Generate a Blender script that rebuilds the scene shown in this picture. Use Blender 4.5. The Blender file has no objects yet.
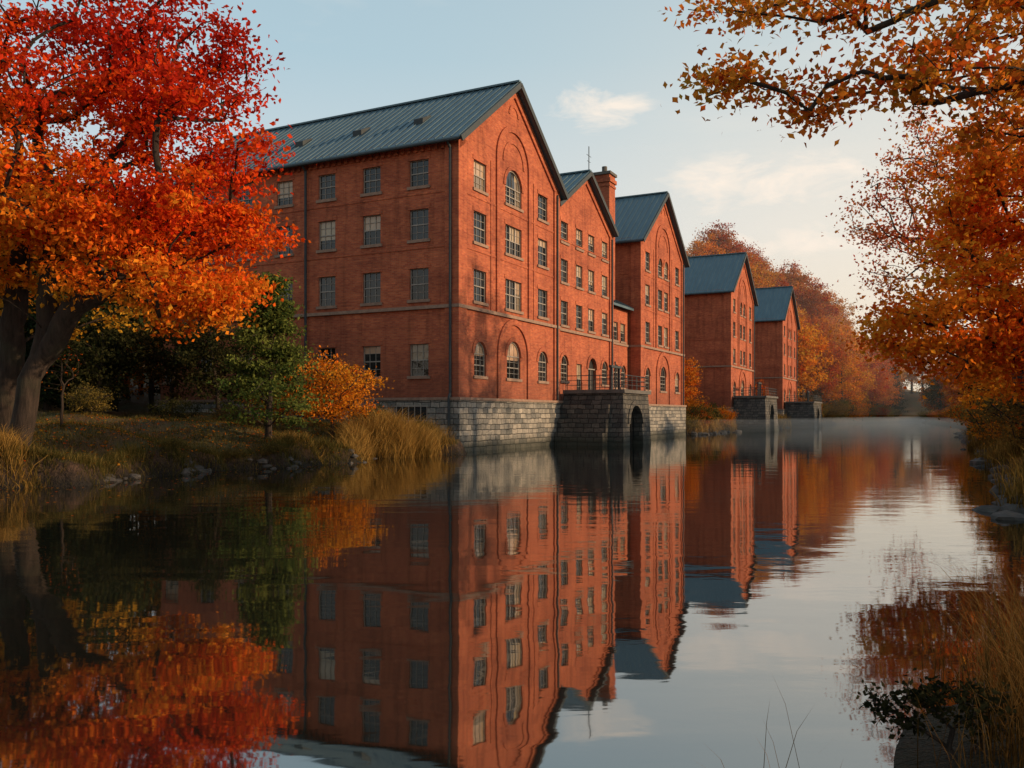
import bpy, math, numpy as np, bmesh
from mathutils import Vector, Matrix
rng = np.random.default_rng(11)
scene = bpy.context.scene
scene.view_settings.view_transform = 'Standard'
scene.view_settings.look = 'None'
scene.view_settings.exposure = 0

# ---------------------------------------------------------------- frame of the site
UX, UY = 0.4526, 0.8917           # along the river
OX, OY = -3.21, 51.3              # water corner of the first mill
ROT = math.atan2(UY, UX)
def site(s, t):
    return (OX + UX*s - UY*t, OY + UY*s + UX*t)
def tosite(x, y):
    dx, dy = x-OX, y-OY
    return (UX*dx+UY*dy, -UY*dx+UX*dy)

# ---------------------------------------------------------------- material helpers
def newmat(name):
    m = bpy.data.materials.new(name); m.use_nodes = True
    nt = m.node_tree; nt.nodes.clear()
    out = nt.nodes.new('ShaderNodeOutputMaterial')
    return m, nt, out
def ramp(nt, fac, stops):
    r = nt.nodes.new('ShaderNodeValToRGB')
    while len(r.color_ramp.elements) < len(stops): r.color_ramp.elements.new(0.5)
    for e, (p, c) in zip(r.color_ramp.elements, stops):
        e.position = p; e.color = (*c, 1) if len(c) == 3 else c
    nt.links.new(fac, r.inputs[0]); return r.outputs[0]
def mixc(nt, fac, a, b, mode='MIX'):
    m = nt.nodes.new('ShaderNodeMix'); m.data_type = 'RGBA'; m.blend_type = mode
    for sock, v in ((m.inputs[0], fac), (m.inputs[6], a), (m.inputs[7], b)):
        if isinstance(v, bpy.types.NodeSocket): nt.links.new(v, sock)
        elif isinstance(v, (int, float)): sock.default_value = v
        else: sock.default_value = (*v, 1)
    return m.outputs[2]
def math_(nt, op, a, b=0.0, c=None, clamp=False):
    m = nt.nodes.new('ShaderNodeMath'); m.operation = op; m.use_clamp = clamp
    for i, v in enumerate((a, b) if c is None else (a, b, c)):
        if isinstance(v, bpy.types.NodeSocket): nt.links.new(v, m.inputs[i])
        else: m.inputs[i].default_value = v
    return m.outputs[0]
def noise(nt, vec, scale, detail=4, rough=0.55, dist=0.0):
    n = nt.nodes.new('ShaderNodeTexNoise'); n.inputs['Scale'].default_value = scale
    n.inputs['Detail'].default_value = detail; n.inputs['Roughness'].default_value = rough
    n.inputs['Distortion'].default_value = dist
    if vec: nt.links.new(vec, n.inputs['Vector'])
    return n.outputs['Fac']
def objco(nt):
    return nt.nodes.new('ShaderNodeTexCoord').outputs['Object']
def scaled(nt, vec, sc):
    m = nt.nodes.new('ShaderNodeMapping'); m.inputs['Scale'].default_value = sc
    nt.links.new(vec, m.inputs['Vector']); return m.outputs[0]
def bump(nt, h, strength, dist):
    b = nt.nodes.new('ShaderNodeBump'); b.inputs['Strength'].default_value = strength
    b.inputs['Distance'].default_value = dist; nt.links.new(h, b.inputs['Height']); return b.outputs[0]
def pbsdf(nt, out, col, rough, nrm=None, metal=0.0, spec=0.5):
    p = nt.nodes.new('ShaderNodeBsdfPrincipled')
    for k, v in (('Base Color', col), ('Roughness', rough), ('Metallic', metal), ('Specular IOR Level', spec)):
        if isinstance(v, bpy.types.NodeSocket): nt.links.new(v, p.inputs[k])
        elif isinstance(v, (int, float)): p.inputs[k].default_value = v
        else: p.inputs[k].default_value = (*v, 1)
    if nrm: nt.links.new(nrm, p.inputs['Normal'])
    nt.links.new(p.outputs[0], out.inputs[0]); return p
def wallco(nt):
    o = objco(nt)
    s = nt.nodes.new('ShaderNodeSeparateXYZ'); nt.links.new(o, s.inputs[0])
    c = nt.nodes.new('ShaderNodeCombineXYZ')
    nt.links.new(math_(nt, 'ADD', s.outputs[0], s.outputs[1]), c.inputs[0])
    nt.links.new(s.outputs[2], c.inputs[1])
    return o, s, c.outputs[0]

def mat_brick():
    m, nt, out = newmat('red_brick')
    o, s, w = wallco(nt)
    b = nt.nodes.new('ShaderNodeTexBrick'); nt.links.new(w, b.inputs['Vector'])
    b.inputs['Scale'].default_value = 1.0
    b.inputs['Brick Width'].default_value = 0.28; b.inputs['Row Height'].default_value = 0.1
    b.inputs['Mortar Size'].default_value = 0.009; b.inputs['Mortar Smooth'].default_value = 0.3
    b.inputs['Color1'].default_value = (0.50, 0.128, 0.055, 1)
    b.inputs['Color2'].default_value = (0.35, 0.074, 0.036, 1)
    b.inputs['Mortar'].default_value = (0.32, 0.16, 0.10, 1)
    n1 = noise(nt, scaled(nt, o, (0.25, 0.25, 0.5)), 1.0, 5, 0.65)
    n2 = noise(nt, scaled(nt, w, (2.2, 0.18, 1)), 1.0, 3, 0.6)
    n3 = noise(nt, scaled(nt, w, (0.6, 9, 1)), 1.0, 2, 0.6)
    c = mixc(nt, 1.0, b.outputs['Color'], ramp(nt, n1, [(0.3, (0.66, 0.64, 0.66)), (0.7, (1.18, 1.20, 1.12))]), 'MULTIPLY')
    c = mixc(nt, 1.0, c, ramp(nt, n2, [(0.28, (0.68, 0.68, 0.68)), (0.5, (1, 1, 1))]), 'MULTIPLY')
    c = mixc(nt, 1.0, c, ramp(nt, n3, [(0.3, (0.86, 0.85, 0.85)), (0.7, (1.1, 1.1, 1.1))]), 'MULTIPLY')
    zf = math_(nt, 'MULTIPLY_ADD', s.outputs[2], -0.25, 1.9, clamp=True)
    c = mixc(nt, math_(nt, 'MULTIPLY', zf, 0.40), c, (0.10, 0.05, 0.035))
    pbsdf(nt, out, c, 0.88, bump(nt, math_(nt, 'MULTIPLY', b.outputs['Fac'], -1.0), 0.5, 0.015), spec=0.2)
    return m
def mat_stone(name='rough_stone', k=1.0):
    m, nt, out = newmat(name)
    o, s, w = wallco(nt)
    wv = nt.nodes.new('ShaderNodeVectorMath'); wv.operation = 'ADD'
    nn = nt.nodes.new('ShaderNodeTexNoise'); nn.inputs['Scale'].default_value = 1.3; nt.links.new(w, nn.inputs['Vector'])
    sc = nt.nodes.new('ShaderNodeVectorMath'); sc.operation = 'SCALE'; sc.inputs['Scale'].default_value = 0.16
    nt.links.new(nn.outputs['Color'], sc.inputs[0]); nt.links.new(w, wv.inputs[0]); nt.links.new(sc.outputs[0], wv.inputs[1])
    b = nt.nodes.new('ShaderNodeTexBrick'); nt.links.new(wv.outputs[0], b.inputs['Vector'])
    b.inputs['Scale'].default_value = 1.0; b.offset = 0.43; b.squash = 1.3; b.squash_frequency = 3
    b.inputs['Brick Width'].default_value = 0.62; b.inputs['Row Height'].default_value = 0.34
    b.inputs['Mortar Size'].default_value = 0.028; b.inputs['Mortar Smooth'].default_value = 0.6
    b.inputs['Color1'].default_value = (0.34*k, 0.30*k, 0.26*k, 1)
    b.inputs['Color2'].default_value = (0.14*k, 0.135*k, 0.13*k, 1)
    b.inputs['Mortar'].default_value = (0.06*k, 0.055*k, 0.05*k, 1)
    n1 = noise(nt, o, 0.9, 5, 0.7); n2 = noise(nt, o, 7, 4, 0.7)
    c = mixc(nt, 1.0, b.outputs['Color'], ramp(nt, n1, [(0.3, (0.6, 0.62, 0.6)), (0.7, (1.3, 1.25, 1.15))]), 'MULTIPLY')
    c = mixc(nt, 1.0, c, ramp(nt, n2, [(0.3, (0.7, 0.7, 0.7)), (0.7, (1.25, 1.25, 1.25))]), 'MULTIPLY')
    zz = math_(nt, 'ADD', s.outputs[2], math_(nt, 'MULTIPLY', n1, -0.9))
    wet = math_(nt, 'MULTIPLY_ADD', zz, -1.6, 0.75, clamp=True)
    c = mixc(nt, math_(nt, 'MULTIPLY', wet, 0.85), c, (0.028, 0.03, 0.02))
    h = math_(nt, 'ADD', math_(nt, 'MULTIPLY', b.outputs['Fac'], -1.2), n2)
    pbsdf(nt, out, c, 0.85, bump(nt, h, 0.9, 0.08), spec=0.3)
    return m
def mat_roof():
    m, nt, out = newmat('weathered_metal_roof')
    o = objco(nt)
    n1 = noise(nt, scaled(nt, o, (0.5, 2.5, 0.5)), 1.0, 4, 0.65); n2 = noise(nt, o, 0.35, 3)
    c = ramp(nt, n1, [(0.3, (0.050, 0.092, 0.115)), (0.55, (0.078, 0.135, 0.160)), (0.75, (0.12, 0.18, 0.20))])
    c = mixc(nt, math_(nt, 'MULTIPLY', n2, 0.3), c, (0.10, 0.12, 0.125))
    pbsdf(nt, out, c, ramp(nt, n1, [(0.2, (0.4,)*3), (0.8, (0.62,)*3)]), bump(nt, n1, 0.2, 0.02), metal=0.25)
    return m
def mat_simple(name, col, rough=0.6, var=0.25, scale=3.0, metal=0.0, bmp=0.01):
    m, nt, out = newmat(name); o = objco(nt); n = noise(nt, o, scale, 4, 0.65)
    lo = tuple(c*(1-var) for c in col); hi = tuple(c*(1+var) for c in col)
    pbsdf(nt, out, ramp(nt, n, [(0.3, lo), (0.7, hi)]), rough, bump(nt, n, 0.4, bmp), metal=metal)
    return m
def attr(nt):
    a = nt.nodes.new('ShaderNodeAttribute'); a.attribute_name = 'Col'; return a.outputs['Color']
def mat_glass():
    m, nt, out = newmat('old_window_glass')
    o = objco(nt); n = noise(nt, o, 1.7, 2)
    pbsdf(nt, out, attr(nt), 0.08, bump(nt, n, 0.35, 0.04), spec=0.5)
    return m
def mat_leaf(name, trans=0.4, objvar=0.0):
    m, nt, out = newmat(name)
    col = attr(nt)
    if objvar > 0:
        oi = nt.nodes.new('ShaderNodeObjectInfo')
        hs = nt.nodes.new('ShaderNodeHueSaturation'); nt.links.new(col, hs.inputs['Color'])
        nt.links.new(math_(nt, 'MULTIPLY_ADD', oi.outputs['Random'], objvar, 0.5-objvar/2), hs.inputs['Hue'])
        nt.links.new(math_(nt, 'MULTIPLY_ADD', oi.outputs['Random'], 0.5, 0.75), hs.inputs['Value'])
        col = hs.outputs[0]
    d = nt.nodes.new('ShaderNodeBsdfDiffuse')
    t = nt.nodes.new('ShaderNodeBsdfTranslucent')
    nt.links.new(col, d.inputs[0]); nt.links.new(col, t.inputs[0])
    mx = nt.nodes.new('ShaderNodeMixShader'); mx.inputs[0].default_value = trans
    nt.links.new(d.outputs[0], mx.inputs[1]); nt.links.new(t.outputs[0], mx.inputs[2])
    nt.links.new(mx.outputs[0], out.inputs[0]); return m
def mat_bark(name, c0, c1):
    m, nt, out = newmat(name); o = objco(nt)
    n = noise(nt, scaled(nt, o, (6, 6, 1.2)), 1.0, 5, 0.7)
    n2 = noise(nt, o, 1.0, 3)
    c = ramp(nt, n, [(0.3, c0), (0.7, c1)])
    c = mixc(nt, ramp(nt, n2, [(0.5, (0, 0, 0)), (0.75, (0.4,)*3)]), c, (0.05, 0.055, 0.03))
    pbsdf(nt, out, c, 0.9, bump(nt, n, 1.0, 0.06), spec=0.2); return m
def mat_ground():
    m, nt, out = newmat('bank_ground'); g = nt.nodes.new('ShaderNodeNewGeometry'); o = g.outputs['Position']
    n1 = noise(nt, o, 0.35, 4, 0.65); n2 = noise(nt, o, 3.0, 4, 0.7); n3 = noise(nt, o, 12.0, 3, 0.7)
    grass = ramp(nt, n2, [(0.3, (0.045, 0.050, 0.016)), (0.55, (0.095, 0.075, 0.026)), (0.75, (0.15, 0.10, 0.035))])
    soil = ramp(nt, n2, [(0.3, (0.022, 0.014, 0.010)), (0.7, (0.085, 0.048, 0.030))])
    litter = ramp(nt, n3, [(0.45, (0.07, 0.045, 0.02)), (0.68, (0.22, 0.09, 0.025))])
    c = mixc(nt, ramp(nt, n1, [(0.42, (0, 0, 0)), (0.58, (1, 1, 1))]), grass, litter)
    s = nt.nodes.new('ShaderNodeSeparateXYZ'); nt.links.new(g.outputs['Normal'], s.inputs[0])
    steep = ramp(nt, s.outputs[2], [(0.78, (1, 1, 1)), (0.93, (0, 0, 0))])
    c = mixc(nt, steep, c, soil)
    p = nt.nodes.new('ShaderNodeSeparateXYZ'); nt.links.new(o, p.inputs[0])
    wet = math_(nt, 'MULTIPLY_ADD', p.outputs[2], -2.2, 1.2, clamp=True)
    c = mixc(nt, math_(nt, 'MULTIPLY', wet, 0.85), c, (0.014, 0.012, 0.009))
    h = math_(nt, 'ADD', n2, math_(nt, 'MULTIPLY', n3, 0.5))
    pbsdf(nt, out, c, 0.9, bump(nt, h, 0.8, 0.18), spec=0.2); return m
def mat_water():
    m, nt, out = newmat('river_water'); g = nt.nodes.new('ShaderNodeNewGeometry'); o = g.outputs['Position']
    r = nt.nodes.new('ShaderNodeMapping'); r.inputs['Rotation'].default_value = (0, 0, -0.25)
    r.inputs['Scale'].default_value = (0.55, 1.25, 1); nt.links.new(o, r.inputs[0]); v = r.outputs[0]
    big = noise(nt, o, 0.045, 2, 0.5)
    mask = ramp(nt, big, [(0.42, (0.12,)*3), (0.60, (1, 1, 1))])
    n1 = noise(nt, v, 0.8, 1, 0.5, 0.4); n2 = noise(nt, v, 4.0, 2, 0.55, 0.3)
    h = math_(nt, 'ADD', n1, math_(nt, 'MULTIPLY', math_(nt, 'MULTIPLY', n2, 0.45), mask))
    nb = bump(nt, h, 1.0, 0.0070)
    fr = nt.nodes.new('ShaderNodeFresnel'); fr.inputs[0].default_value = 1.45; nt.links.new(nb, fr.inputs['Normal'])
    f = math_(nt, 'MULTIPLY_ADD', fr.outputs[0], 0.72, 0.28, clamp=True)
    gl = nt.nodes.new('ShaderNodeBsdfGlossy'); gl.inputs['Color'].default_value = (0.93, 0.94, 0.94, 1)
    gl.inputs['Roughness'].default_value = 0.03; nt.links.new(nb, gl.inputs['Normal'])
    df = nt.nodes.new('ShaderNodeBsdfDiffuse'); df.inputs[0].default_value = (0.010, 0.010, 0.007, 1)
    mx = nt.nodes.new('ShaderNodeMixShader'); nt.links.new(f, mx.inputs[0])
    nt.links.new(df.outputs[0], mx.inputs[1]); nt.links.new(gl.outputs[0], mx.inputs[2])
    nt.links.new(mx.outputs[0], out.inputs[0]); return m

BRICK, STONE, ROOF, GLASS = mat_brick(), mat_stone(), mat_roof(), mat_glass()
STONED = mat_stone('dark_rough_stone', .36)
SASH = mat_simple('painted_window_sash', (0.26, 0.22, 0.18), 0.6)
SILL = mat_simple('sandstone_trim', (0.25, 0.15, 0.10), 0.8)
DARKM = mat_simple('dark_metal', (0.025, 0.032, 0.035), 0.7)
VOID = mat_simple('dark_opening', (0.008, 0.008, 0.008), 0.9)
CAP = mat_simple('stone_coping', (0.10, 0.088, 0.075), 0.85, 0.35, 2.0)
LEAF = mat_leaf('autumn_leaf', 0.45); LEAFI = mat_leaf('distant_leaf', 0.38, 0.04)
GRASSM = mat_leaf('grass_blade', 0.3)
BARK = mat_bark('dark_bark', (0.014, 0.010, 0.008), (0.055, 0.037, 0.027))
ROCKM = mat_simple('river_rock', (0.050, 0.041, 0.034), 0.85, 0.5, 2.5, bmp=0.05)

# ---------------------------------------------------------------- mesh builder
class MB:
    def __init__(s): s.v, s.f, s.c = [], [], []
    def face(s, pts, col=(1, 1, 1)):
        i = len(s.v); s.v += [tuple(p) for p in pts]; s.f.append(tuple(range(i, i+len(pts)))); s.c.append(col)
    def hexa(s, p):
        i = len(s.v); s.v += [tuple(q) for q in p]
        for f in ((0,3,2,1),(4,5,6,7),(0,1,5,4),(1,2,6,5),(2,3,7,6),(3,0,4,7)):
            s.f.append(tuple(i+k for k in f)); s.c.append((1,1,1))
    def box(s, x0,x1,y0,y1,z0,z1):
        s.hexa([(x0,y0,z0),(x1,y0,z0),(x1,y1,z0),(x0,y1,z0),(x0,y0,z1),(x1,y0,z1),(x1,y1,z1),(x0,y1,z1)])
    def pbox(s, P, a0,a1,z0,z1,d0,d1):
        s.hexa([P(a0,z0,d0),P(a1,z0,d0),P(a1,z0,d1),P(a0,z0,d1),P(a0,z1,d0),P(a1,z1,d0),P(a1,z1,d1),P(a0,z1,d1)])
    def beam(s, p, q, w, h, up=(0,0,1)):
        p, q, up = Vector(p), Vector(q), Vector(up)
        d = (q-p).normalized(); r = d.cross(up).normalized()*(w/2); u = r.cross(d).normalized()*(h/2)
        s.hexa([p-r-u,p+r-u,q+r-u,q-r-u,p-r+u,p+r+u,q+r+u,q-r+u])
    def tube(s, p, q, r, n=8):
        p, q = Vector(p), Vector(q); d = (q-p).normalized()
        a = d.cross(Vector((0.3,0.2,1) if abs(d.z) < .9 else (1,0,0))).normalized(); b = d.cross(a)
        i = len(s.v)
        for e in (p, q):
            for k in range(n):
                t = 2*math.pi*k/n; s.v.append(tuple(e + a*(r*math.cos(t)) + b*(r*math.sin(t))))
        for k in range(n):
            s.f.append((i+k, i+(k+1)%n, i+n+(k+1)%n, i+n+k)); s.c.append((1,1,1))
    def ring(s, P, ac, zc, r0, r1, d0, d1, n=16, t0=0.0, t1=math.pi, ez=1.0):
        for k in range(n):
            A, B = t0+(t1-t0)*k/n, t0+(t1-t0)*(k+1)/n
            def q(r, t, d): return P(ac+r*math.cos(t), zc+r*math.sin(t)*ez, d)
            s.hexa([q(r0,A,d0),q(r1,A,d0),q(r1,A,d1),q(r0,A,d1),q(r0,B,d0),q(r1,B,d0),q(r1,B,d1),q(r0,B,d1)])
    def obj(s, name, mat, parent=None):
        if not s.f: return None
        me = bpy.data.meshes.new(name); me.from_pydata(s.v, [], s.f); me.materials.append(mat)
        a = me.attributes.new('Col', 'FLOAT_COLOR', 'FACE')
        a.data.foreach_set('color', np.array([(*c, 1) for c in s.c], dtype=np.float32).ravel())
        me.update(); o = bpy.data.objects.new(name, me); scene.collection.objects.link(o)
        if parent: o.parent = parent
        return o

def wall(mb, P, a0, a1, z0, z1, ops, depth=0.28):
    A = sorted({a0, a1, *[o[0] for o in ops], *[o[1] for o in ops]})
    Z = sorted({z0, z1, *[o[2] for o in ops], *[o[3] for o in ops]})
    for i in range(len(A)-1):
        for j in range(len(Z)-1):
            ca, cz = (A[i]+A[i+1])/2, (Z[j]+Z[j+1])/2
            if any(o[0] < ca < o[1] and o[2] < cz < o[3] for o in ops): continue
            mb.face([P(A[i],Z[j],0),P(A[i+1],Z[j],0),P(A[i+1],Z[j+1],0),P(A[i],Z[j+1],0)])
    for o in ops:
        p0, p1, q0, q1, arch = o[:5]
        r = (p1-p0)/2; zs = q1-r if arch else q1; c = (p0+p1)/2
        mb.face([P(p0,q0,0),P(p1,q0,0),P(p1,q0,depth),P(p0,q0,depth)])
        mb.face([P(p0,q0,0),P(p0,zs,0),P(p0,zs,depth),P(p0,q0,depth)])
        mb.face([P(p1,q0,0),P(p1,zs,0),P(p1,zs,depth),P(p1,q0,depth)])
        if not arch:
            mb.face([P(p0,q1,0),P(p1,q1,0),P(p1,q1,depth),P(p0,q1,depth)])
        else:
            n = 14
            for k in range(n):
                t, u = math.pi*k/n, math.pi*(k+1)/n
                xa, za, xb, zb = c+r*math.cos(t), zs+r*math.sin(t), c+r*math.cos(u), zs+r*math.sin(u)
                mb.face([P(xa,za,0),P(xa,q1,0),P(xb,q1,0),P(xb,zb,0)])
                mb.face([P(xa,za,0),P(xb,zb,0),P(xb,zb,depth),P(xa,za,depth)])

def window(F, G, S, B, P, a0, a1, z0, z1, arch, big=False, blind=0.3):
    w = a1-a0; r = w/2; zs = z1-r if arch else z1; fr = 0.06
    F.pbox(P, a0, a0+fr, z0, zs, .10, .20); F.pbox(P, a1-fr, a1, z0, zs, .10, .20)
    F.pbox(P, a0+fr, a1-fr, z0, z0+fr, .102, .20)
    if not arch: F.pbox(P, a0+fr, a1-fr, z1-fr, z1, .102, .20)
    else:
        F.ring(P, (a0+a1)/2, zs, r-.08, r-.001, .101, .2, 12)
        F.pbox(P, a0+fr, a1-fr, zs-.03, zs+.04, .103, .2)
    nx = 3 if not big else 6; zt = zs if arch else z1
    if big:
        for k in (1, 2):
            F.pbox(P, a0+w*k/3-.05, a0+w*k/3+.05, z0+fr, zt-fr, .095, .2)
    for k in range(1, nx):
        if big and k % 2 == 0: continue
        F.pbox(P, a0+w*k/nx-.014, a0+w*k/nx+.014, z0+fr, z1-.05 if not arch else zs+r*.8, .13, .19)
    mid = (z0+zt)/2
    F.pbox(P, a0+fr, a1-fr, mid-.035, mid+.035, .108, .2)
    for q in (0.25, 0.75):
        zz = z0+(zt-z0)*q; F.pbox(P, a0+fr, a1-fr, zz-.012, zz+.012, .132, .19)
    nseg = 3 if big else 1
    for k in range(nseg):
        p0, p1 = a0+w*k/nseg, a0+w*(k+1)/nseg
        bd = rng.random() < blind; cut = z1-(z1-z0)*rng.choice([.25, .4, .5, .5, .65])
        for (q0, q1) in ((z0, cut), (cut, z1)):
            e = rng.normal(0, .006, 4)
            if bd and q1 == z1: c = (0.36+.1*rng.random(), 0.28, 0.18)
            elif rng.random() < blind*.25: c = (0.20, 0.15, 0.10)
            else:
                g = rng.uniform(.004, .022); c = (g, g*1.04, g*1.08)
            G.face([P(p0,q0,.17+e[0]),P(p1,q0,.17+e[1]),P(p1,q1,.17+e[2]),P(p0,q1,.17+e[3])], c)
    S.pbox(P, a0-.14, a1+.14, z0-.15, z0+.03, -.10, .06)
    if arch: B.ring(P, (a0+a1)/2, zs, r+.02, r+.30, -.06, .05, 14)
    else: B.pbox(P, a0-.12, a1+.12, z1-.02, z1+.26, -.035, .05)

def build_mill(s0, W, L, eave, peak, t0=0.0, front=None, side_t=(), base=3.1, base_l=.25, base_r=.25,
               big_arch=True, ls=True, base_wins=(), door=None, blind=.45):
    root = bpy.data.objects.new('brick_mill_building', None); scene.collection.objects.link(root)
    x, y = site(s0, t0); root.location = (x, y, 0); root.rotation_euler = (0, 0, ROT)
    PF = lambda a, z, d: (a, d, z)
    PL = lambda a, z, d: (d, a, z)
    PR = lambda a, z, d: (W-d, a, z)
    Wl, F, G, S, St, R, D, V = MB(), MB(), MB(), MB(), MB(), MB(), MB(), MB()
    wins = []
    for (c, w, z0, z1, arch) in front: wins.append((c-w/2, c+w/2, z0, z1, arch))
    ops = list(wins)
    if door: ops.append((door[0]-door[1]/2, door[0]+door[1]/2, base+.001, door[2], True))
    wall(Wl, PF, 0, W, base, eave, ops)
    Wl.face([(0,0,eave),(W,0,eave),(W/2,0,peak)])
    for o in wins: window(F, G, S, Wl, PF, *o[:5], big=(o[1]-o[0]) > 2.1, blind=blind)
    if door:
        c, w, z1 = door; zs = z1-w/2
        V.pbox(PF, c-w/2, c+w/2, base, z1, .24, .26)
        F.pbox(PF, c-w/2, c+w/2, zs-.04, zs+.05, .1, .2); F.pbox(PF, c-.03, c+.03, base, zs, .12, .2)
        Wl.ring(PF, c, zs, w/2+.02, w/2+.35, -.08, .05, 14)
    sw = []
    for t in side_t:
        for (z0, z1) in ((16.1,17.75),(12.85,14.75),(9.2,11.15),(4.55,6.55)):
            if z1 < eave-.3: sw.append((t-.68, t+.68, z0, z1, False))
    wall(Wl, PL, 0, L, base, eave, sw)
    for o in sw: window(F, G, S, Wl, PL, *o, blind=.15)
    wall(Wl, PR, 0, L, base, eave, [])
    Wl.face([(0,L,0),(W,L,0),(W,L,eave),(W/2,L,peak),(0,L,eave)])
    for side in (0, 1):
        xa, xb = ((-.12, .85), (W-.85, W+.12))[side]
        if side == 0 and base_l <= 0: xa = .003
        if side == 1 and base_r <= 0: xb = W-.003
        Wl.box(xa, xb, -.12, .85, base, eave-.05)
    zs = 8.62
    S.pbox(PF, -.16 if base_l > 0 else .01, W+.16 if base_r > 0 else W-.01, zs, zs+.2, -.17, .05)
    S.pbox(PL, .051, L, zs, zs+.2, -.17, .05)
    for zz in (12.3, 15.6):
        Wl.pbox(PF, .86, W-.86, zz, zz+.12, -.035, .05)
        Wl.pbox(PL, .86, L, zz, zz+.12, -.035, .05)
    k = .9
    while k < L:
        Wl.pbox(PL, k, k+.22, eave-.62, eave-.2, -.14, .05); k += .48
    Wl.pbox(PL, .86, L, eave-.2, eave+.1, -.18, .05)
    m = (peak-eave)/(W/2)
    for sgn in (0, 1):
        p = [(0, eave-.02), (W/2, peak-.02), (W/2, peak-.75), (0, eave-.75)]
        if sgn: p = [(W-x_, z_) for x_, z_ in p]
        Wl.hexa([(a, -.12, b) for a, b in p]+[(a, .05, b) for a, b in p])
    if big_arch:
        c = W/2; r = 2.15
        zsA = eave+.1
        for e in (-1, 1):
            xa = c+e*(r+.2)
            Wl.pbox(PF, xa-.2, xa+.2, zs+.2, zsA, -.11, .05)
        Wl.ring(PF, c, zsA, r, r+.4, -.11, .05, 22)
        Wl.ring(PF, c, zsA, r-.75, r-.55, -.06, .05, 18)
        r2 = 2.0
        for e in (-1, 1):
            xa = c+e*(r2+.2); Wl.pbox(PF, xa-.2, xa+.2, base+.05, 6.2, -.11, .05)
        Wl.ring(PF, c, 6.2, r2, r2+.4, -.11, .05, 20)
        Wl.ring(PF, c, peak-2.0, .55, .75, -.06, .05, 14, 0, math.pi)
        for e in (-1, 1):
            xa = c+e*3.15; Wl.pbox(PF, xa-.12, xa+.12, zs+.2, eave-.4, -.05, .05)
    St.box(-base_l, W+base_r if base_r > 0 else W, -.25, L, -2.5, base)
    S.box(-base_l-.06, (W+base_r+.06) if base_r > 0 else W, -.33, L, base, base+.16)
    for (t, w, z0, z1) in base_wins:
        V.box(-base_l-.012, -base_l+.05, t-w/2, t+w/2, z0, z1)
        F.box(-base_l-.05, -base_l-.015, t-w/2-.08, t+w/2+.08, z1, z1+.08); F.box(-base_l-.05, -base_l-.015, t-w/2-.08, t+w/2+.08, z0-.08, z0)
        for q in range(6): F.box(-base_l-.045, -base_l-.02, t-w/2+w*q/5-.025, t-w/2+w*q/5+.025, z0, z1)
    ov, fo, th = .55, .5, .2
    for e in (0, 1):
        xe, xr = (-ov, W/2) if e == 0 else (W+ov, W/2)
        if e == 0 and base_l <= 0: xe = .02
        if e == 1 and base_r <= 0: xe = W-.02
        ze = eave - abs(ov if xe < 0 or xe > W else 0)*m + .02; zr = peak+.02
        R.hexa([(xe,-fo,ze),(xr,-fo,zr),(xr,L+fo,zr),(xe,L+fo,ze),(xe,-fo,ze+th),(xr,-fo,zr+th),(xr,L+fo,zr+th),(xe,L+fo,ze+th)])
        yy = -fo+.1
        while yy < L+fo:
            R.beam((xe,yy,ze+th+.02),(xr,yy,zr+th+.02),.045,.08); yy += .56
        D.beam((xe,-fo-.06,ze+.02),(xr,-fo-.06,zr+.02),.1,.34)
        D.tube((xe-(.07 if e==0 else -.07),-fo,ze+.02),(xe-(.07 if e==0 else -.07),L+fo,ze+.02),.09)
    R.beam((W/2,-fo,peak+.26),(W/2,L+fo,peak+.26),.4,.12)
    if ls:
        for yy in (.42, 11.4):
            if yy < L:
                D.tube((-.2,yy,base+.1),(-.2,yy,eave-.7),.085); D.tube((-.2,yy,eave-.7),(-.6,yy,eave-.35),.085)
                D.tube((-.35,yy,.9),(-.35,yy,base+.1),.085); D.tube((-.35,yy,base+.1),(-.2,yy,base+.4),.085)
    D.tube((W-.5,-.2,base),(W-.5,-.2,eave-.35),.07)
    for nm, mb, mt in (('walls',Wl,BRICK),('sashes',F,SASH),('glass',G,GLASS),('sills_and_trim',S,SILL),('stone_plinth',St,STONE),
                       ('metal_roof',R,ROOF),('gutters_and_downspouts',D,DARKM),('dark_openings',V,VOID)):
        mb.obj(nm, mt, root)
    return root

rows3 = [(16.15,17.95),(12.85,14.8),(9.2,11.2)]
def frontA(W, pair=False):
    out = []
    k = W/14.67
    if not pair:
        for c in (2.7, 11.97):
            for r in rows3: out.append((c*k, 1.6, *r, False))
            out.append((c*k, 1.5, 4.6, 6.75, True))
        out.append((W/2, 2.4, 16.15, 18.55, True))
        for r in rows3[1:]: out.append((W/2, 2.4, *r, False))
        out.append((W/2, 2.0, 4.6, 7.1, True))
    else:
        for c in (2.3, 6.3, 8.37, 12.37):
            for r in rows3: out.append((c*k, 1.35, *r, (r[0] > 16 and 5 < c < 9)))
        for c in (2.3, 12.37): out.append((c*k, 1.5, 4.6, 6.75, True))
        out.append((W/2, 2.0, 4.6, 7.1, True))
    return out
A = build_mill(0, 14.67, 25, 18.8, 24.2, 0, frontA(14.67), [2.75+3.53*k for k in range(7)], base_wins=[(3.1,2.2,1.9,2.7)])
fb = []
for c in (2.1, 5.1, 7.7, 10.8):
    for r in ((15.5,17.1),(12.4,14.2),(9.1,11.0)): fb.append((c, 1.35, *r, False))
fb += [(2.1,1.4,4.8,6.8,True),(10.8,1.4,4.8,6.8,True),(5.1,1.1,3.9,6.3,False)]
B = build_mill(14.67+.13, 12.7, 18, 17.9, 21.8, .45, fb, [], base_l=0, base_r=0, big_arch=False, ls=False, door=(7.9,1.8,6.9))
C = build_mill(33.76, 14.7, 24, 18.9, 24.6, 0, frontA(14.7, True), [], base_l=.25, ls=False)
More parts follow.
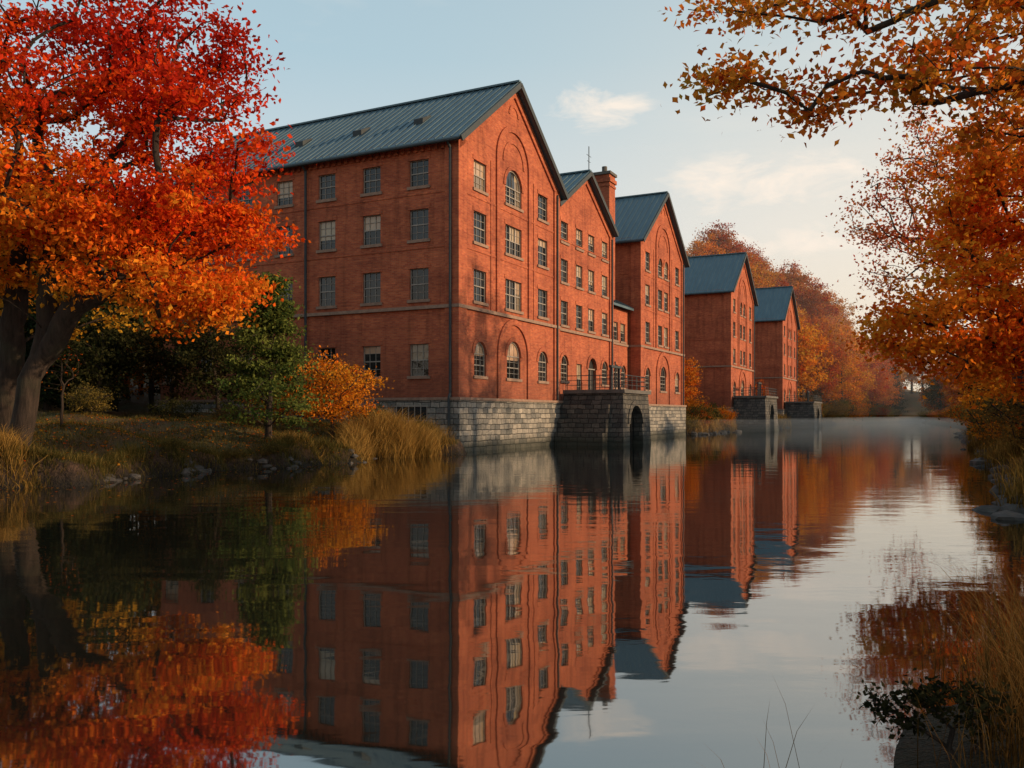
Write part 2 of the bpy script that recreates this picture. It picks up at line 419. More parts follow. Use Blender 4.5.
Dm = build_mill(71.3, 15.2, 24, 18.9, 24.8, 0, frontA(15.2, True), [], ls=False)
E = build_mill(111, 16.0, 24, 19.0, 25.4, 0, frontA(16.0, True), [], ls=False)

def link_wing():
    root = bpy.data.objects.new('brick_link_wing', None); scene.collection.objects.link(root)
    x, y = site(27.52, 1.1); root.location = (x, y, 0); root.rotation_euler = (0, 0, ROT)
    W = 5.95; PF = lambda a, z, d: (a, d, z)
    Wl,F,G,S,St,R = MB(),MB(),MB(),MB(),MB(),MB()
    ops = [(1.9,3.2,9.0,10.7,False),(3.9,5.2,9.0,10.7,False),(2.0,3.4,4.7,6.8,True),(4.0,5.3,4.7,6.8,True)]
    wall(Wl, PF, 0, W, 3.1, 12.0, ops)
    for o in ops: window(F,G,S,Wl,PF,*o,blind=.3)
    Wl.box(0,W,4.0,4.3,3.1,14.2)
    S.pbox(PF,0,W,8.62,8.82,-.1,.05)
    St.box(0,W,-.3,6,-2.5,3.1); S.box(0,W,-.4,.0,3.1,3.25)
    R.hexa([(0,-.6,12.0),(W,-.6,12.0),(W,4.4,14.6),(0,4.4,14.6),(0,-.6,12.2),(W,-.6,12.2),(W,4.4,14.8),(0,4.4,14.8)])
    k=.2
    while k<W: R.beam((k,-.6,12.22),(k,4.4,14.82),.045,.08); k+=.56
    for nm, mb, mt in (('walls',Wl,BRICK),('sashes',F,SASH),('glass',G,GLASS),('sills_and_trim',S,SILL),('stone_plinth',St,STONE),('metal_roof',R,ROOF)):
        mb.obj(nm, mt, root)
link_wing()
def chimney():
    root = bpy.data.objects.new('brick_chimney', None); scene.collection.objects.link(root)
    root.location = (*site(30.6, 1.6), 0); root.rotation_euler = (0,0,ROT)
    b, c = MB(), MB()
    b.box(-.75,.75,0,1.5,3,24.2); b.box(-.88,.88,-.13,1.63,23.5,23.85); b.box(-.82,.82,-.07,1.57,23.1,23.3)
    c.box(-.9,.9,-.15,1.65,24.2,24.45); c.tube((0,.75,24.45),(0,.75,25.1),.25,10)
    b.obj('stack', BRICK, root); c.obj('cap', CAP, root)
chimney()
def mast():
    b = MB(); b.tube((0,0,18),(0,0,25.2),.04); b.tube((-.5,0,24.4),(.5,0,24.4),.02); b.tube((-.35,0,23.9),(.35,0,23.9),.02)
    o = b.obj('roof_antenna', DARKM); o.location = (*site(24.6, 1.5), 0); o.rotation_euler = (0,0,ROT)
mast()
def roof_hatches():
    root = bpy.data.objects.new('roof_vents', None); scene.collection.objects.link(root)
    x, y = site(0, 0); root.location = (x, y, 0); root.rotation_euler = (0,0,ROT)
    m = (24.2-18.8)/7.335; b = MB()
    for t, xs in ((4.5,3.1),(9.3,3.0),(14.2,2.9)):
        z = 18.8+m*xs+.2
        b.hexa([(xs-.5,t-.35,z-.5*m),(xs+.5,t-.35,z+.5*m),(xs+.5,t+.35,z+.5*m),(xs-.5,t+.35,z-.5*m),
                (xs-.5,t-.35,z-.5*m+.4),(xs+.5,t-.35,z+.5*m+.15),(xs+.5,t+.35,z+.5*m+.15),(xs-.5,t+.35,z-.5*m+.4)])
    b.obj('hatch_boxes', DARKM, root)
roof_hatches()

# ---------------------------------------------------------------- stone sluice piers
def pier(s0, W, dep, H, batter=.9, fx=.5, topw=False):
    root = bpy.data.objects.new('stone_sluice_pier', None); scene.collection.objects.link(root)
    x, y = site(s0, -dep); root.location = (x, y, 0); root.rotation_euler = (0,0,ROT)
    St, Cp, V, Rl = MB(), MB(), MB(), MB()
    PF = lambda a, z, d: (a, d, z)
    c = W*fx; r = min(1.35, W*.25)
    wall(St, PF, 0, W, -2.5, H, [(c-r, c+r, -2.4, H-.9, True)], 1.6)
    St.ring(PF, c, H-.9-r, r+.02, r+.42, -.08, .05, 14)
    St.face([(0,0,-2.5),(0,dep-.3,-2.5),(0,dep-.3,H),(0,0,H)]); St.face([(W,0,-2.5),(W,dep-.3,-2.5),(W,dep-.3,H),(W,0,H)])
    St.face([(0,0,H),(W,0,H),(W,dep-.3,H),(0,dep-.3,H)])
    V.box(c-r-.1, c+r+.1, 1.5, 1.7, -2.5, H-.7)
    for k in range(5): V.box(c-r+.15+k*(2*r-.3)/4-.03, c-r+.15+k*(2*r-.3)/4+.03, .5, .56, -2, H-1.2)
    Cp.box(-.18, W+.18, -.18, dep-.34, H+.0, H+.26)
    def sh(v):
        x, y, z = v; k = max(0, (H-z)/H)
        return (x-(1-x/W)*batter*k*.8, y-.25*k*(1-y/dep), z)
    St.v = [sh(v) for v in St.v]
    # stepped buttress on the upstream side
    if topw:
        for i, (xx, hh) in enumerate(((-.55, H*.78), (-1.1, H*.5), (-1.7, H*.24))):
            St.box(xx, -.02-.55*i+.1, .9+.02*i, dep-.32-.01*i, -2.5, hh)
    zt = H+.26
    pts = [(0.0, dep-.5), (0.0, .0), (W, 0.0), (W, dep-.5)]
    for i in range(3):
        p, q = pts[i], pts[i+1]; L = math.dist(p, q); n = max(2, int(L/.9))
        for h in (.35, .7, 1.05): Rl.tube((*p, zt+h), (*q, zt+h), .022 if h < 1 else .03, 6)
        for k in range(n+1):
            f = k/n; xx, yy = p[0]+(q[0]-p[0])*f, p[1]+(q[1]-p[1])*f
            Rl.tube((xx, yy, zt), (xx, yy, zt+1.08), .03, 6)
    Rl.box(c-.9, c-.75, 1.5, 1.65, zt, zt+1.7); Rl.box(c+.75, c+.9, 1.5, 1.65, zt, zt+1.7); Rl.box(c-1.1, c+1.1, 1.45, 1.7, zt+1.7, zt+1.88)
    Rl.tube((c,1.57,zt),(c,1.57,zt+2.2),.05)
    St.obj('masonry', STONED, root); Cp.obj('coping', CAP, root); V.obj('sluice_opening', VOID, root); Rl.obj('railing', DARKM, root)
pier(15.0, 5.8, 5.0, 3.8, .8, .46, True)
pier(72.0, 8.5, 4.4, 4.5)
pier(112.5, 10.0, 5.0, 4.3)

# ---------------------------------------------------------------- terrain
def sm(a, b, x):
    k = np.clip((x-a)/(b-a), 0, 1); return k*k*(3-2*k)
def wob(x, y, f, seed=0):
    return (np.sin(x*f+seed)+np.sin(y*f*1.31+seed*2.1+1.7)+np.sin((x+y)*f*.73+seed*.7)+.5*np.sin((x-y)*f*2.3+seed))/3.5
def bump_in(s, a, b, w=1.2):
    return sm(a-w, a, s)*(1-sm(b, b+w, s))
def shores(s):
    inb = bump_in(s, .2, 48.0, 2.5)+bump_in(s, 72.0, 86.0)+bump_in(s, 111.5, 126.5)
    tl = -1.1 + .55*np.sin(s*.55)+.35*np.sin(s*1.3+1)+.22*np.sin(s*2.7)+.14*np.sin(s*5.1+2) + 3.0*np.clip(inb, 0, 1)
    tl = np.where(s < -45, tl+ (s+45)*.05, tl) - 9*sm(150, 260, s)
    k = bump_in(s, -52.5, -37.5, 3.0)
    tr = -28.0*(1-k) + k*(-25.75+.12*np.sin(s*2.1)) + (1-k)*(.5*np.sin(s*.35+2)+.35*np.sin(s*1.1)) + 9*sm(110, 240, s)
    return tl, tr
def height(s, t):
    s, t = np.asarray(s, float), np.asarray(t, float)
    tl, tr = shores(s); dl, dr = t-tl, tr-t
    n = wob(s, t, .9, 1)*.12+wob(s, t, 2.3, 4)*.06
    l = (.8+.3*np.sin(s*.9+2))*sm(0, .8+.3*np.sin(s*.8), dl)+.75*sm(.8, 7, dl)+.5*sm(7, 22, dl)+9*sm(26, 70, dl)+n*sm(0, 1, dl)
    l = l+sm(120, 160, s)*20*sm(3, 50, dl)+sm(170, 260, s)*16*sm(3, 40, dl)
    near_ = bump_in(s, -52.5, -37.5, 3.0)
    r = (.55-.38*near_)*sm(0, 1.0, dr)+.7*sm(1, 8, dr)+5*sm(12, 70, dr)+n*sm(0, 1, dr)*(1-.6*near_)
    r = r+sm(130, 220, s)*12*sm(3, 50, dr)
    z = np.where(dl > 0, l, np.where(dr > 0, r, -np.minimum(np.minimum(-dl, -dr)*.6, 2.0)))
    end = sm(285, 300, s+t*.3)
    z = z*(1-end)+end*np.maximum(z, .8+12*sm(300, 380, s)+22*sm(300, 400, s)*sm(-15, 30, t))
    return z
def axis(lo, a, b, hi, st):
    mid = np.arange(a, b+.01, st)
    left = a-np.geomspace(2, a-lo, 18)[::-1]; right = b+np.geomspace(2, hi-b, 18)
    return np.concatenate([left, mid, right])
S_ = np.unique(np.concatenate([axis(-3000, -62, 330, 3000, 1.5), np.arange(-50, 2, .25)])); T_ = np.unique(np.concatenate([axis(-3000, -70, 90, 3000, 2.0), np.arange(-33, -24, .3), np.arange(-3.5, 3, .25)]))
SS, TT = np.meshgrid(S_, T_, indexing='ij'); ZZ = height(SS, TT)
X = OX+UX*SS-UY*TT; Y = OY+UY*SS+UX*TT

def np_mesh(name, V, faces_list, mats, matidx=None, cols=None, smooth=False):
    me = bpy.data.meshes.new(name)
    V = np.ascontiguousarray(V, dtype=np.float32); me.vertices.add(len(V)); me.vertices.foreach_set('co', V.ravel())
    loops = np.concatenate([f.ravel() for f in faces_list]).astype(np.int32)
    tot = np.concatenate([np.full(len(f), f.shape[1]) for f in faces_list]).astype(np.int32)
    start = np.concatenate([[0], np.cumsum(tot)[:-1]]).astype(np.int32)
    me.loops.add(len(loops)); me.loops.foreach_set('vertex_index', loops)
    me.polygons.add(len(tot)); me.polygons.foreach_set('loop_start', start)
    for m in mats: me.materials.append(m)
    if matidx is not None: me.polygons.foreach_set('material_index', np.asarray(matidx, dtype=np.int32))
    if smooth is not False:
        sv = np.full(len(tot), True) if smooth is True else smooth
        me.polygons.foreach_set('use_smooth', sv)
    me.update(calc_edges=True); me.validate()
    if cols is not None:
        a = me.attributes.new('Col', 'FLOAT_COLOR', 'FACE')
        c = np.ones((len(tot), 4), dtype=np.float32); c[:, :3] = cols; a.data.foreach_set('color', c.ravel())
    return me
def add(name, me, loc=(0,0,0), parent=None):
    o = bpy.data.objects.new(name, me); scene.collection.objects.link(o); o.location = loc
    if parent: o.parent = parent
    return o
nS, nT = SS.shape
idx = np.arange(nS*nT).reshape(nS, nT)
q = np.stack([idx[:-1,:-1], idx[1:,:-1], idx[1:,1:], idx[:-1,1:]], -1).reshape(-1, 4)
add('ground', np_mesh('ground', np.stack([X, Y, ZZ], -1).reshape(-1, 3), [q], [mat_ground()], smooth=True))
wb = MB()
c4 = [site(-400,-160), site(600,-160), site(600,160), site(-400,160)]
wb.face([(x, y, 0) for x, y in c4]); wb.obj('river_water', mat_water())

# ---------------------------------------------------------------- trees
def nrm(v): return v/np.maximum(np.linalg.norm(v, axis=-1, keepdims=True), 1e-9)
KITE = np.array([(-.5,0,0),(-.05,.34,.08),(.55,0,-.03),(-.05,-.34,.08)])
OAK = np.array([(-.5,0,0),(-.2,.16,.03),(.02,.34,.05),(.22,.2,.02),(.56,0,-.06),(.22,-.2,.02),(.02,-.34,.05),(-.2,-.16,.03)])
def leaf_mesh(cent, size, rg, up=.7, tmpl=KITE):
    n = len(cent); nn = nrm(rg.normal(size=(n,3))+np.array([0,0,up])); a = nrm(np.cross(nn, rg.normal(size=(n,3)))); b = np.cross(nn, a)
    T = tmpl; sz = size[:, None, None]
    V = cent[:, None]+sz*(a[:, None]*T[None,:,0:1]+b[:, None]*T[None,:,1:2]+nn[:, None]*T[None,:,2:3])
    k = len(T); F = np.arange(n*k).reshape(n, k)
    return V.reshape(-1, 3), F
def grow(trunks, targets, rg, step=.6, minh=.25, jit=.13, arch=.07):
    P, par, pl, ok = [], [], [], []
    for tr in trunks:
        tr = np.array(tr, float); prev = -1; L = 0.
        tot = sum(np.linalg.norm(tr[i+1]-tr[i]) for i in range(len(tr)-1))
        for i in range(len(tr)-1):
            d = np.linalg.norm(tr[i+1]-tr[i]); k = max(1, int(d/step))
            for j in range(k if i < len(tr)-2 else k+1):
                p = tr[i]+(tr[i+1]-tr[i])*j/k+ (rg.normal(size=3)*.04 if prev >= 0 else 0)
                if prev >= 0: L += np.linalg.norm(p-P[prev])
                P.append(p); par.append(prev); pl.append(L*.5); ok.append(L > tot*minh); prev = len(P)-1
    base = np.array(trunks[0][-1])
    targets = sorted(targets, key=lambda T: np.linalg.norm(np.array(T)-base*np.array([1,1,.8])))
    tips = []
    for T in targets:
        T = np.array(T, float); A = np.array(P); d = np.linalg.norm(A-T, axis=1)
        cost = d+.22*np.array(pl)+1.2*np.maximum(0, A[:,2]-T[2]+.2*d)+np.where(ok, 0, 1e6)
        n = int(np.argmin(cost)); D = d[n]; k = max(1, int(round(D/step))); s0 = A[n]; prev = n; L = pl[n]
        off = np.zeros(3)
        for j in range(1, k+1):
            f = j/k; off = off+rg.normal(size=3)*step*jit
            p = s0+(T-s0)*f+off*(1-f*.6)+np.array([0,0,math.sin(math.pi*f)*D*arch])
            L += D/k; P.append(p); par.append(prev); pl.append(L); ok.append(True); prev = len(P)-1
        tips.append(prev)
    return np.array(P), np.array(par), np.array(tips)
def wood_mesh(P, par, tips, r0, sides=6, flare=.5, rmin=.006, ex=.5):
    n = len(P); cnt = np.zeros(n); cnt[tips] += 1
    for i in range(n-1, -1, -1):
        if par[i] >= 0: cnt[par[i]] += cnt[i]
    cnt = np.maximum(cnt, .4); roots = np.where(par < 0)[0]
    r = r0*(cnt/cnt[roots].max())**ex
    hgt = P[:,2]-P[roots[0],2]
    r = np.maximum(r*(1+flare*np.exp(-np.maximum(hgt,0)/.5)*(cnt > cnt.max()*.2)), rmin)
    d = np.zeros_like(P); m = par >= 0; d[m] = nrm(P[m]-P[par[m]]); 
    d[~m] = (0,0,1)
    best = {}
    for i in range(n):
        p = par[i]
        if p >= 0 and (p not in best or cnt[i] > cnt[best[p]]): best[p] = i
    side = np.array([i for i in range(n) if par[i] >= 0 and best[par[i]] != i], int)
    main = np.array([i for i in range(n) if par[i] >= 0 and best[par[i]] == i], int)
    def rings(C, D, R):
        ref = np.array([.31,.92,.17]); u = nrm(np.cross(D, ref)); v = np.cross(D, u)
        th = np.arange(sides)*2*math.pi/sides
        return C[:,None]+R[:,None,None]*(u[:,None]*np.cos(th)[None,:,None]+v[:,None]*np.sin(th)[None,:,None])
    V1 = rings(P, d, r); V2 = rings(P[par[side]], d[side], r[side]*1.1) if len(side) else np.zeros((0,sides,3))
    V = np.concatenate([V1, V2]).reshape(-1, 3)
    F = []
    ar = np.arange(sides); ar2 = (ar+1) % sides
    def conn(a, b):
        return np.stack([a[:,None]*sides+ar, a[:,None]*sides+ar2, b[:,None]*sides+ar2, b[:,None]*sides+ar], -1).reshape(-1, 4)
    F.append(conn(par[main], main))
    if len(side): F.append(conn(n+np.arange(len(side)), side))
    return V, np.concatenate(F), r
def tree_mesh(name, trunks, targets, rg, r0, colfn, nleaf, spread, lsize, tmpl=KITE, step=.6, sides=6, leafmat=None, up=.7,
              minh=.25, jit=.13, flare=.5, along=.25, rmin=.006, bark=None, arch=.07, skip=0.0, ex=.5):
    P, par, tips = grow(trunks, targets, rg, step, minh, jit, arch)
    Vw, Fw, r = wood_mesh(P, par, tips, r0, sides, flare, rmin, ex)
    keep = tips[rg.random(len(tips)) >= skip]
    src = P[keep]; reps = rg.integers(int(nleaf*.6), int(nleaf*1.4)+1, len(src))
    cid = np.repeat(np.arange(len(src)), reps); C = src[cid]
    back = P[par[keep]][cid]; C = C+(back-C)*(rg.random((len(C),1))**1.5)*along*3
    sp = np.array(spread)*(rg.uniform(.7,1.3,(len(src),1))[cid])
    C = C+rg.normal(size=C.shape)*sp
    size = rg.uniform(.65, 1.25, len(C))*lsize
    Vl, Fl = leaf_mesh(C, size, rg, up, tmpl)
    cj = rg.normal(size=len(src))[cid]
    cols = colfn(C, cj, rg)
    nv = len(Vw); V = np.concatenate([Vw, Vl])
    mi = np.concatenate([np.zeros(len(Fw), int), np.ones(len(Fl), int)])
    cc = np.concatenate([np.full((len(Fw), 3), .1), cols])
    return np_mesh(name, V, [Fw, Fl+nv], [bark or BARK, leafmat or LEAF], mi, np.clip(cc, 0, 1), smooth=np.concatenate([np.ones(len(Fw), bool), np.zeros(len(Fl), bool)]))
def ellip(n, c, r, rg, inner=.35, zlo=-1.0, mind=0.0):
    out = []; c, r = np.array(c, float), np.array(r, float); tries = 0
    while len(out) < n and tries < n*60:
        tries += 1
        v = rg.normal(size=3); v /= np.linalg.norm(v); k = (inner**3+(1-inner**3)*rg.random())**(1/3)
        v = v*k
        if v[2] < zlo: continue
        lump = 1+.16*math.sin(v[0]*5+c[0])*math.sin(v[1]*4+c[1])+.12*math.sin(v[2]*7+c[0])
        p = c+v*r*lump
        if mind and out and min(np.linalg.norm(p-o) for o in out[-60:]) < mind: continue
        out.append(p)
    return out
def pal(stops):
    xs = np.array([s[0] for s in stops]); cs = np.array([s[1] for s in stops])
    return lambda f: np.stack([np.interp(f, xs, cs[:, i]) for i in range(3)], -1)
warm = pal([(0,(.70,.36,.035)),(.3,(.80,.27,.022)),(.6,(.80,.13,.013)),(.85,(.74,.058,.012)),(1,(.52,.028,.012))])

# --- big maple on the left bank
bx, by = -17.2, 30.0
gz = float(height(*tosite(bx, by)))
rg = np.random.default_rng(5)
tg = ellip(320, (-17.4, 31, 11.4), (8.6, 6.8, 7.2), rg, .3, -.72, .55)
tg += ellip(55, (-12.2, 30, 14.2), (3.0, 3.5, 3.0), rg, .1, -1, .4)
tg += ellip(95, (-12.8, 30, 8.1), (4.2, 4, 2.2), rg, .1, -1, .4)
tg += ellip(30, (-10.9, 30, 6.3), (2.0, 2.6, 1.1), rg, .1, -1, .35)
tg += ellip(40, (-19.5, 30, 8.2), (3.5, 4, 1.5), rg, .1, -1, .45)
def col_maple(C, cj, r):
    f = .20+(C[:,2]-5.5)/13+.11*cj+.09*r.normal(size=len(C))+.18*wob(C[:,0], C[:,2], .55, 3)+np.clip((C[:,0]+14)/10, -.12, .20)
    c = warm(np.clip(f, 0, 1)); return c*r.uniform(.6, 1.2, (len(C),1))
me = tree_mesh('maple_tree', [[(bx,by,gz-.4),(bx+.35,by,gz+1.6),(bx+1.0,by+.1,4.9),(bx+1.1,by+.3,8.5),(bx+.3,by+.5,13)],
               [(bx-1.3,by+1.5,gz-.4),(bx-1.0,by+1.2,4.0),(bx-.4,by+.9,8.0),(bx-.6,by+1,12.5)],
               [(bx+.7,by+.05,3.9),(bx+2.2,by-.4,5.9),(bx+4.2,by-.6,7.0),(bx+6.0,by-.4,7.4)]],
               tg, rg, .42, col_maple, 130, (.48,.48,.20), .20, sides=10, minh=.3, jit=.16, rmin=.012, flare=.5, ex=.55)
add('maple_tree', me)

# --- overhanging branches, right bank tree close to the camera
def px(x, y, d): return ((x-512)/863*d, d, 2.2+(415-y)/863*d)
rg = np.random.default_rng(9)
tg = []
for (x0,y0,x1,y1,d0,d1,n) in ((690,-30,770,20,9,11,10),(700,65,750,95,8.5,9.5,8),(760,85,850,125,8,10,11),(860,60,940,100,8,10.5,8),(780,-40,900,30,8,11,16),
                              (900,-50,1060,80,7.5,10.5,52),(970,70,1080,150,8,11,24),(1020,-100,1250,200,8,11,50)):
    for _ in range(n): tg.append(px(rg.uniform(x0,x1), rg.uniform(y0,y1), rg.uniform(d0,d1)))
def col_oak(C, cj, r):
    f = .44+.12*cj+.10*r.normal(size=len(C)); c = warm(np.clip(f, 0, 1))*np.array([.85,.95,1.3]); return c*r.uniform(.45, 1.1, (len(C),1))
g2 = float(height(*tosite(9.2, 9.6)))
me = tree_mesh('oak_tree', [[(9.2,9.6,g2-.4),(9.0,9.5,3.5),(8.6,9.4,6.2),(8.2,9.5,9.5)],[(8.8,9.45,5.2),(6.6,9.2,6.4),(5.0,9.0,6.7),(3.7,9.1,6.2)],[(8.6,9.4,6.4),(6.4,9.6,7.6),(4.6,9.9,8.0)]],
               tg, rg, .13, col_oak, 66, (.17,.17,.10), .088, tmpl=OAK, step=.28, sides=8, minh=.4, jit=.2, rmin=.004, along=.5, arch=.04, ex=.62)
add('oak_tree', me)

# --- orange tree leaning over the water, right bank
rg = np.random.default_rng(21)
b3 = (18.3, 27.5); g3 = float(height(*tosite(*b3)))
tg = ellip(230, (18.0, 27.5, 7.9), (5.3, 5.2, 5.0), rg, .3, -.85, .45)+ellip(75, (14.2, 27, 5.1), (3.5, 3, 1.5), rg, .1, -1, .4)+ellip(40,(15.6,27,8.8),(2.4,3,2.2),rg,.1,-1,.4)+ellip(50,(17.5,26,3.4),(2.4,2.5,1.2),rg,.1,-1,.4)
def col_r(C, cj, r):
    f = .42+.10*cj+.09*r.normal(size=len(C))+.14*wob(C[:,0], C[:,2], .8, 1); return warm(np.clip(f, 0, 1))*np.array([1,1,1])*r.uniform(.6, 1.15, (len(C),1))
me = tree_mesh('beech_tree', [[(b3[0],b3[1],g3-.4),(b3[0]-.5,b3[1],4.0),(b3[0]-1.0,b3[1],8),(b3[0]-.8,b3[1],12)],[(b3[0]-.5,b3[1],3.2),(15.8,27,5.0),(14.2,27,5.6)]],
               tg, rg, .26, col_r, 115, (.42,.42,.18), .18, minh=.25, sides=7, rmin=.01)
add('beech_tree', me)
# --- thin red tree behind it
rg = np.random.default_rng(33)
b4 = (27.5, 46.5); g4 = float(height(*tosite(*b4)))
tg = ellip(320, (25.3, 47, 12.5), (7.0, 6, 6.8), rg, .3, -.9, .5)
def col_red(C, cj, r):
    f = .66+.10*cj+.08*r.normal(size=len(C))-(C[:,2]-12)*.012; return warm(np.clip(f, 0, 1))*np.array([.8,1.3,3.0])*r.uniform(.6, 1.1, (len(C),1))
me = tree_mesh('thinning_maple_tree', [[(b4[0],b4[1],g4-.4),(b4[0]-.3,b4[1],6),(b4[0]-1.2,b4[1],11),(b4[0]-2,b4[1],17)]], tg, rg, .33, col_red, 60, (.5,.5,.3), .2, minh=.25, rmin=.016, skip=.3, jit=.2)
add('thinning_maple_tree', me)

# --- generic variants for the woods
def variant(i, h, rad, colf, n=80, nl=70, conifer=False, ls=.46, sp=.75, mat=None):
    r = np.random.default_rng(100+i)
    if not conifer:
        tg = ellip(n, (0,0,h*.60), (rad, rad, h*.42), r, .35, -.85, .7)
        tr = [[(0,0,-.6),(.2,0,h*.3),(-.1,.2,h*.6),(0,0,h*.85)]]
    else:
        tg = []
        for _ in range(n*2):
            f = r.random()**.8; a = r.random()*6.28; rr = rad*(1-f)*(.35+.65*r.random())+.15
            tg.append((rr*math.cos(a), rr*math.sin(a), h*(.10+.88*f)))
        tr = [[(0,0,-.5),(0,0,h*.5),(0,0,h)]]
    return tree_mesh('tree_variant', tr, tg, r, h*.02, colf, nl, (sp,sp,sp*.55) if not conifer else (sp*.7,sp*.7,sp*.3), ls, step=1.0, sides=5, leafmat=mat or LEAFI, minh=.2 if not conifer else .02, rmin=.03)
def cwarm(f0, k=(1,1,1), w=.1):
    return lambda C, cj, r: warm(np.clip(f0+w*cj+.06*r.normal(size=len(C)), 0, 1))*np.array(k)*r.uniform(.55, 1.15, (len(C),1))
def cgreen(a, b):
    a, b = np.array(a), np.array(b)
    return lambda C, cj, r: (a+(b-a)*np.clip(.5+.3*cj[:,None]+.25*r.normal(size=(len(C),1)), 0, 1))*r.uniform(.7, 1.2, (len(C),1))
VO = [variant(0, 17, 5.6, cwarm(.42,(.85,.85,1.2))), variant(1, 15, 5.2, cwarm(.58,(.74,.95,1.3))), variant(2, 16, 5.0, cwarm(.26,(.78,.78,1.1))),
      variant(3, 18, 6.0, cwarm(.48,(.68,.8,1.2)))]
VG = [variant(4, 13, 4.6, cgreen((.022,.030,.012),(.07,.065,.02)), ls=.38), variant(5, 12, 4.4, cgreen((.03,.032,.012),(.10,.07,.02)), ls=.38)]
VC = [variant(6, 15, 3.4, cgreen((.012,.024,.012),(.035,.05,.022)), conifer=True, ls=.4, nl=50)]
VS = [variant(7, 3.2, 2.0, cgreen((.025,.032,.010),(.08,.075,.022)), n=40, nl=60, ls=.16, sp=.32), variant(8, 3.0, 1.9, cwarm(.40,(.6,.62,.8)), n=40, nl=60, ls=.16, sp=.32),
      variant(9, 2.6, 1.8, cgreen((.06,.05,.018),(.20,.12,.03)), n=40, nl=60, ls=.15, sp=.3)]
r = np.random.default_rng(77)
def group(name):
    e = bpy.data.objects.new(name, None); scene.collection.objects.link(e); return e
def place(parent, me, s, t, sc, nm, zsc=1.0):
    x, y = site(s, t); z = float(height(s, t)); o = add(nm, me, (x, y, z-.1), parent)
    o.rotation_euler = (r.normal(0,.03), r.normal(0,.03), r.uniform(0, 6.28)); o.scale = (sc, sc, sc*zsc); return o
hill = group('autumn_woodland')
for _ in range(34):
    s = r.uniform(-10, 150); t = r.uniform(34, 62)
    place(hill, VO[r.integers(4)] if r.random() < .8 else VG[r.integers(2)], s, t, r.uniform(.9, 1.25), 'hillside_tree')
for _ in range(125):
    s = r.uniform(134, 300); t = 4+58*r.random()**1.2 - 9*float(sm(150,260,s))
    v = VO[r.integers(4)] if r.random() < .88 else (VG[r.integers(2)] if r.random() < .6 else VC[0])
    place(hill, v, s, t, r.uniform(.9, 1.35), 'riverside_tree')
for _ in range(45):
    s = r.uniform(300, 370); t = r.uniform(-50, 60); place(hill, VO[r.integers(4)] if r.random() < .75 else VC[0], s, t, r.uniform(1.0, 1.5), 'far_tree')
for _ in range(48):
    s = r.uniform(60, 300); t = -31-30*r.random()**1.5+9*float(sm(110,240,s))
    place(hill, VO[r.integers(4)] if r.random() < .8 else VG[r.integers(2)], s, t, r.uniform(.6, .95), 'right_bank_tree')
for s, t, v, sc in ((12,-32.5,VO[0],.5),(20,-31.5,VO[1],.55),(27,-31.5,VO[1],.62),(38,-32.5,VO[0],.65),(50,-31.5,VO[2],.7),(10,-38,VO[3],.6),(25,-40,VO[0],.65),(44,-40,VO[1],.75),(-4,-37,VG[0],.6),(2,-33,VO[1],.45)):
    place(hill, v, s, t, sc, 'right_bank_tree')
for s, t, v, sc in ((57,7,VO[2],.72),(60,14,VO[0],.8),(65,18,VO[1],.9),(54,16,VG[0],.8),(64,5,VO[0],.5),(98,8,VO[0],.8),(102,16,VO[2],.8),(95,18,VO[1],.9),(100,2.5,VO[1],.45)):
    place(hill, v, s, t, sc, 'mill_yard_tree')
dark = group('shaded_woodland')
for _ in range(40):
    x = r.uniform(-62, -19); y = r.uniform(52, 82); s, t = tosite(x, y)
    if -6 < s < 52 and t < 30: continue
    u = r.random(); place(dark, VG[r.integers(2)] if u < .5 else (VC[0] if u < .65 else VO[r.integers(4)]), s, t, r.uniform(.7, 1.0), 'shaded_tree')
for x, y, v, sc in ((-17.0,50,VG[0],.50),(-20.5,52,VG[1],.52),(-24,50,VG[0],.5),(-27.5,51,VC[0],.55),(-31,50,VG[1],.6),(-14.6,52,VG[1],.42),(-35,50,VG[0],.7)):
    place(dark, v, *tosite(x, y), sc, 'shaded_tree')
ev = variant(12, 7.4, 2.9, cgreen((.045,.065,.016),(.16,.16,.035)), n=80, nl=80, conifer=True, ls=.17, sp=.42)
place(None, ev, *tosite(-10.9, 38.5), 1.0, 'evergreen_tree')
bs = variant(13, 4.4, 2.5, cwarm(.42,(.75,.75,.9)), n=90, nl=80, ls=.15, sp=.34)
place(None, bs, *tosite(-9.4, 45.0), .95, 'orange_shrub')
shr = group('riverbank_shrubs')
for x, y, k, sc in ((-7.3,46.5,0,.5),(-6.2,48.0,2,.45),(-8.0,48.6,0,.6),(-13.2,47,1,.7),(-11.4,48.5,0,.8),(-15,46,2,.6),(-5.3,49.6,0,.35),(-18,46,0,.6),(-22,45,2,.6)):
    place(shr, VS[k], *tosite(x, y), sc, 'bank_shrub')
for _ in range(7):
    s = r.uniform(-25, -16); tl, _t = shores(np.array(s)); place(shr, VS[r.choice([0,2])], s, float(tl)+r.uniform(.5, 1.0), r.uniform(.14, .26), 'bank_shrub', .7)
for _ in range(40):
    s = r.uniform(49.8, 71) if r.random() < .6 else r.uniform(89, 110); tl, _t = shores(np.array(s)); place(shr, VS[r.choice([0,1,2,1,2])], s, float(tl)+r.uniform(.3, 6), r.uniform(.5, 1.1), 'bank_shrub')
for _ in range(80):
    s = r.uniform(-20, 220); tl, tr = shores(np.array(s)); place(shr, VS[r.choice([0,1,1,2])], s, float(tr)-r.uniform(.6, 5), r.uniform(.6, 1.3), 'bank_shrub')
for _ in range(36):
    s = r.uniform(130, 290); tl, tr = shores(np.array(s)); place(shr, VS[r.choice([0,1,2])], s, float(tl)+r.uniform(.4, 5), r.uniform(1, 1.8), 'bank_shrub')
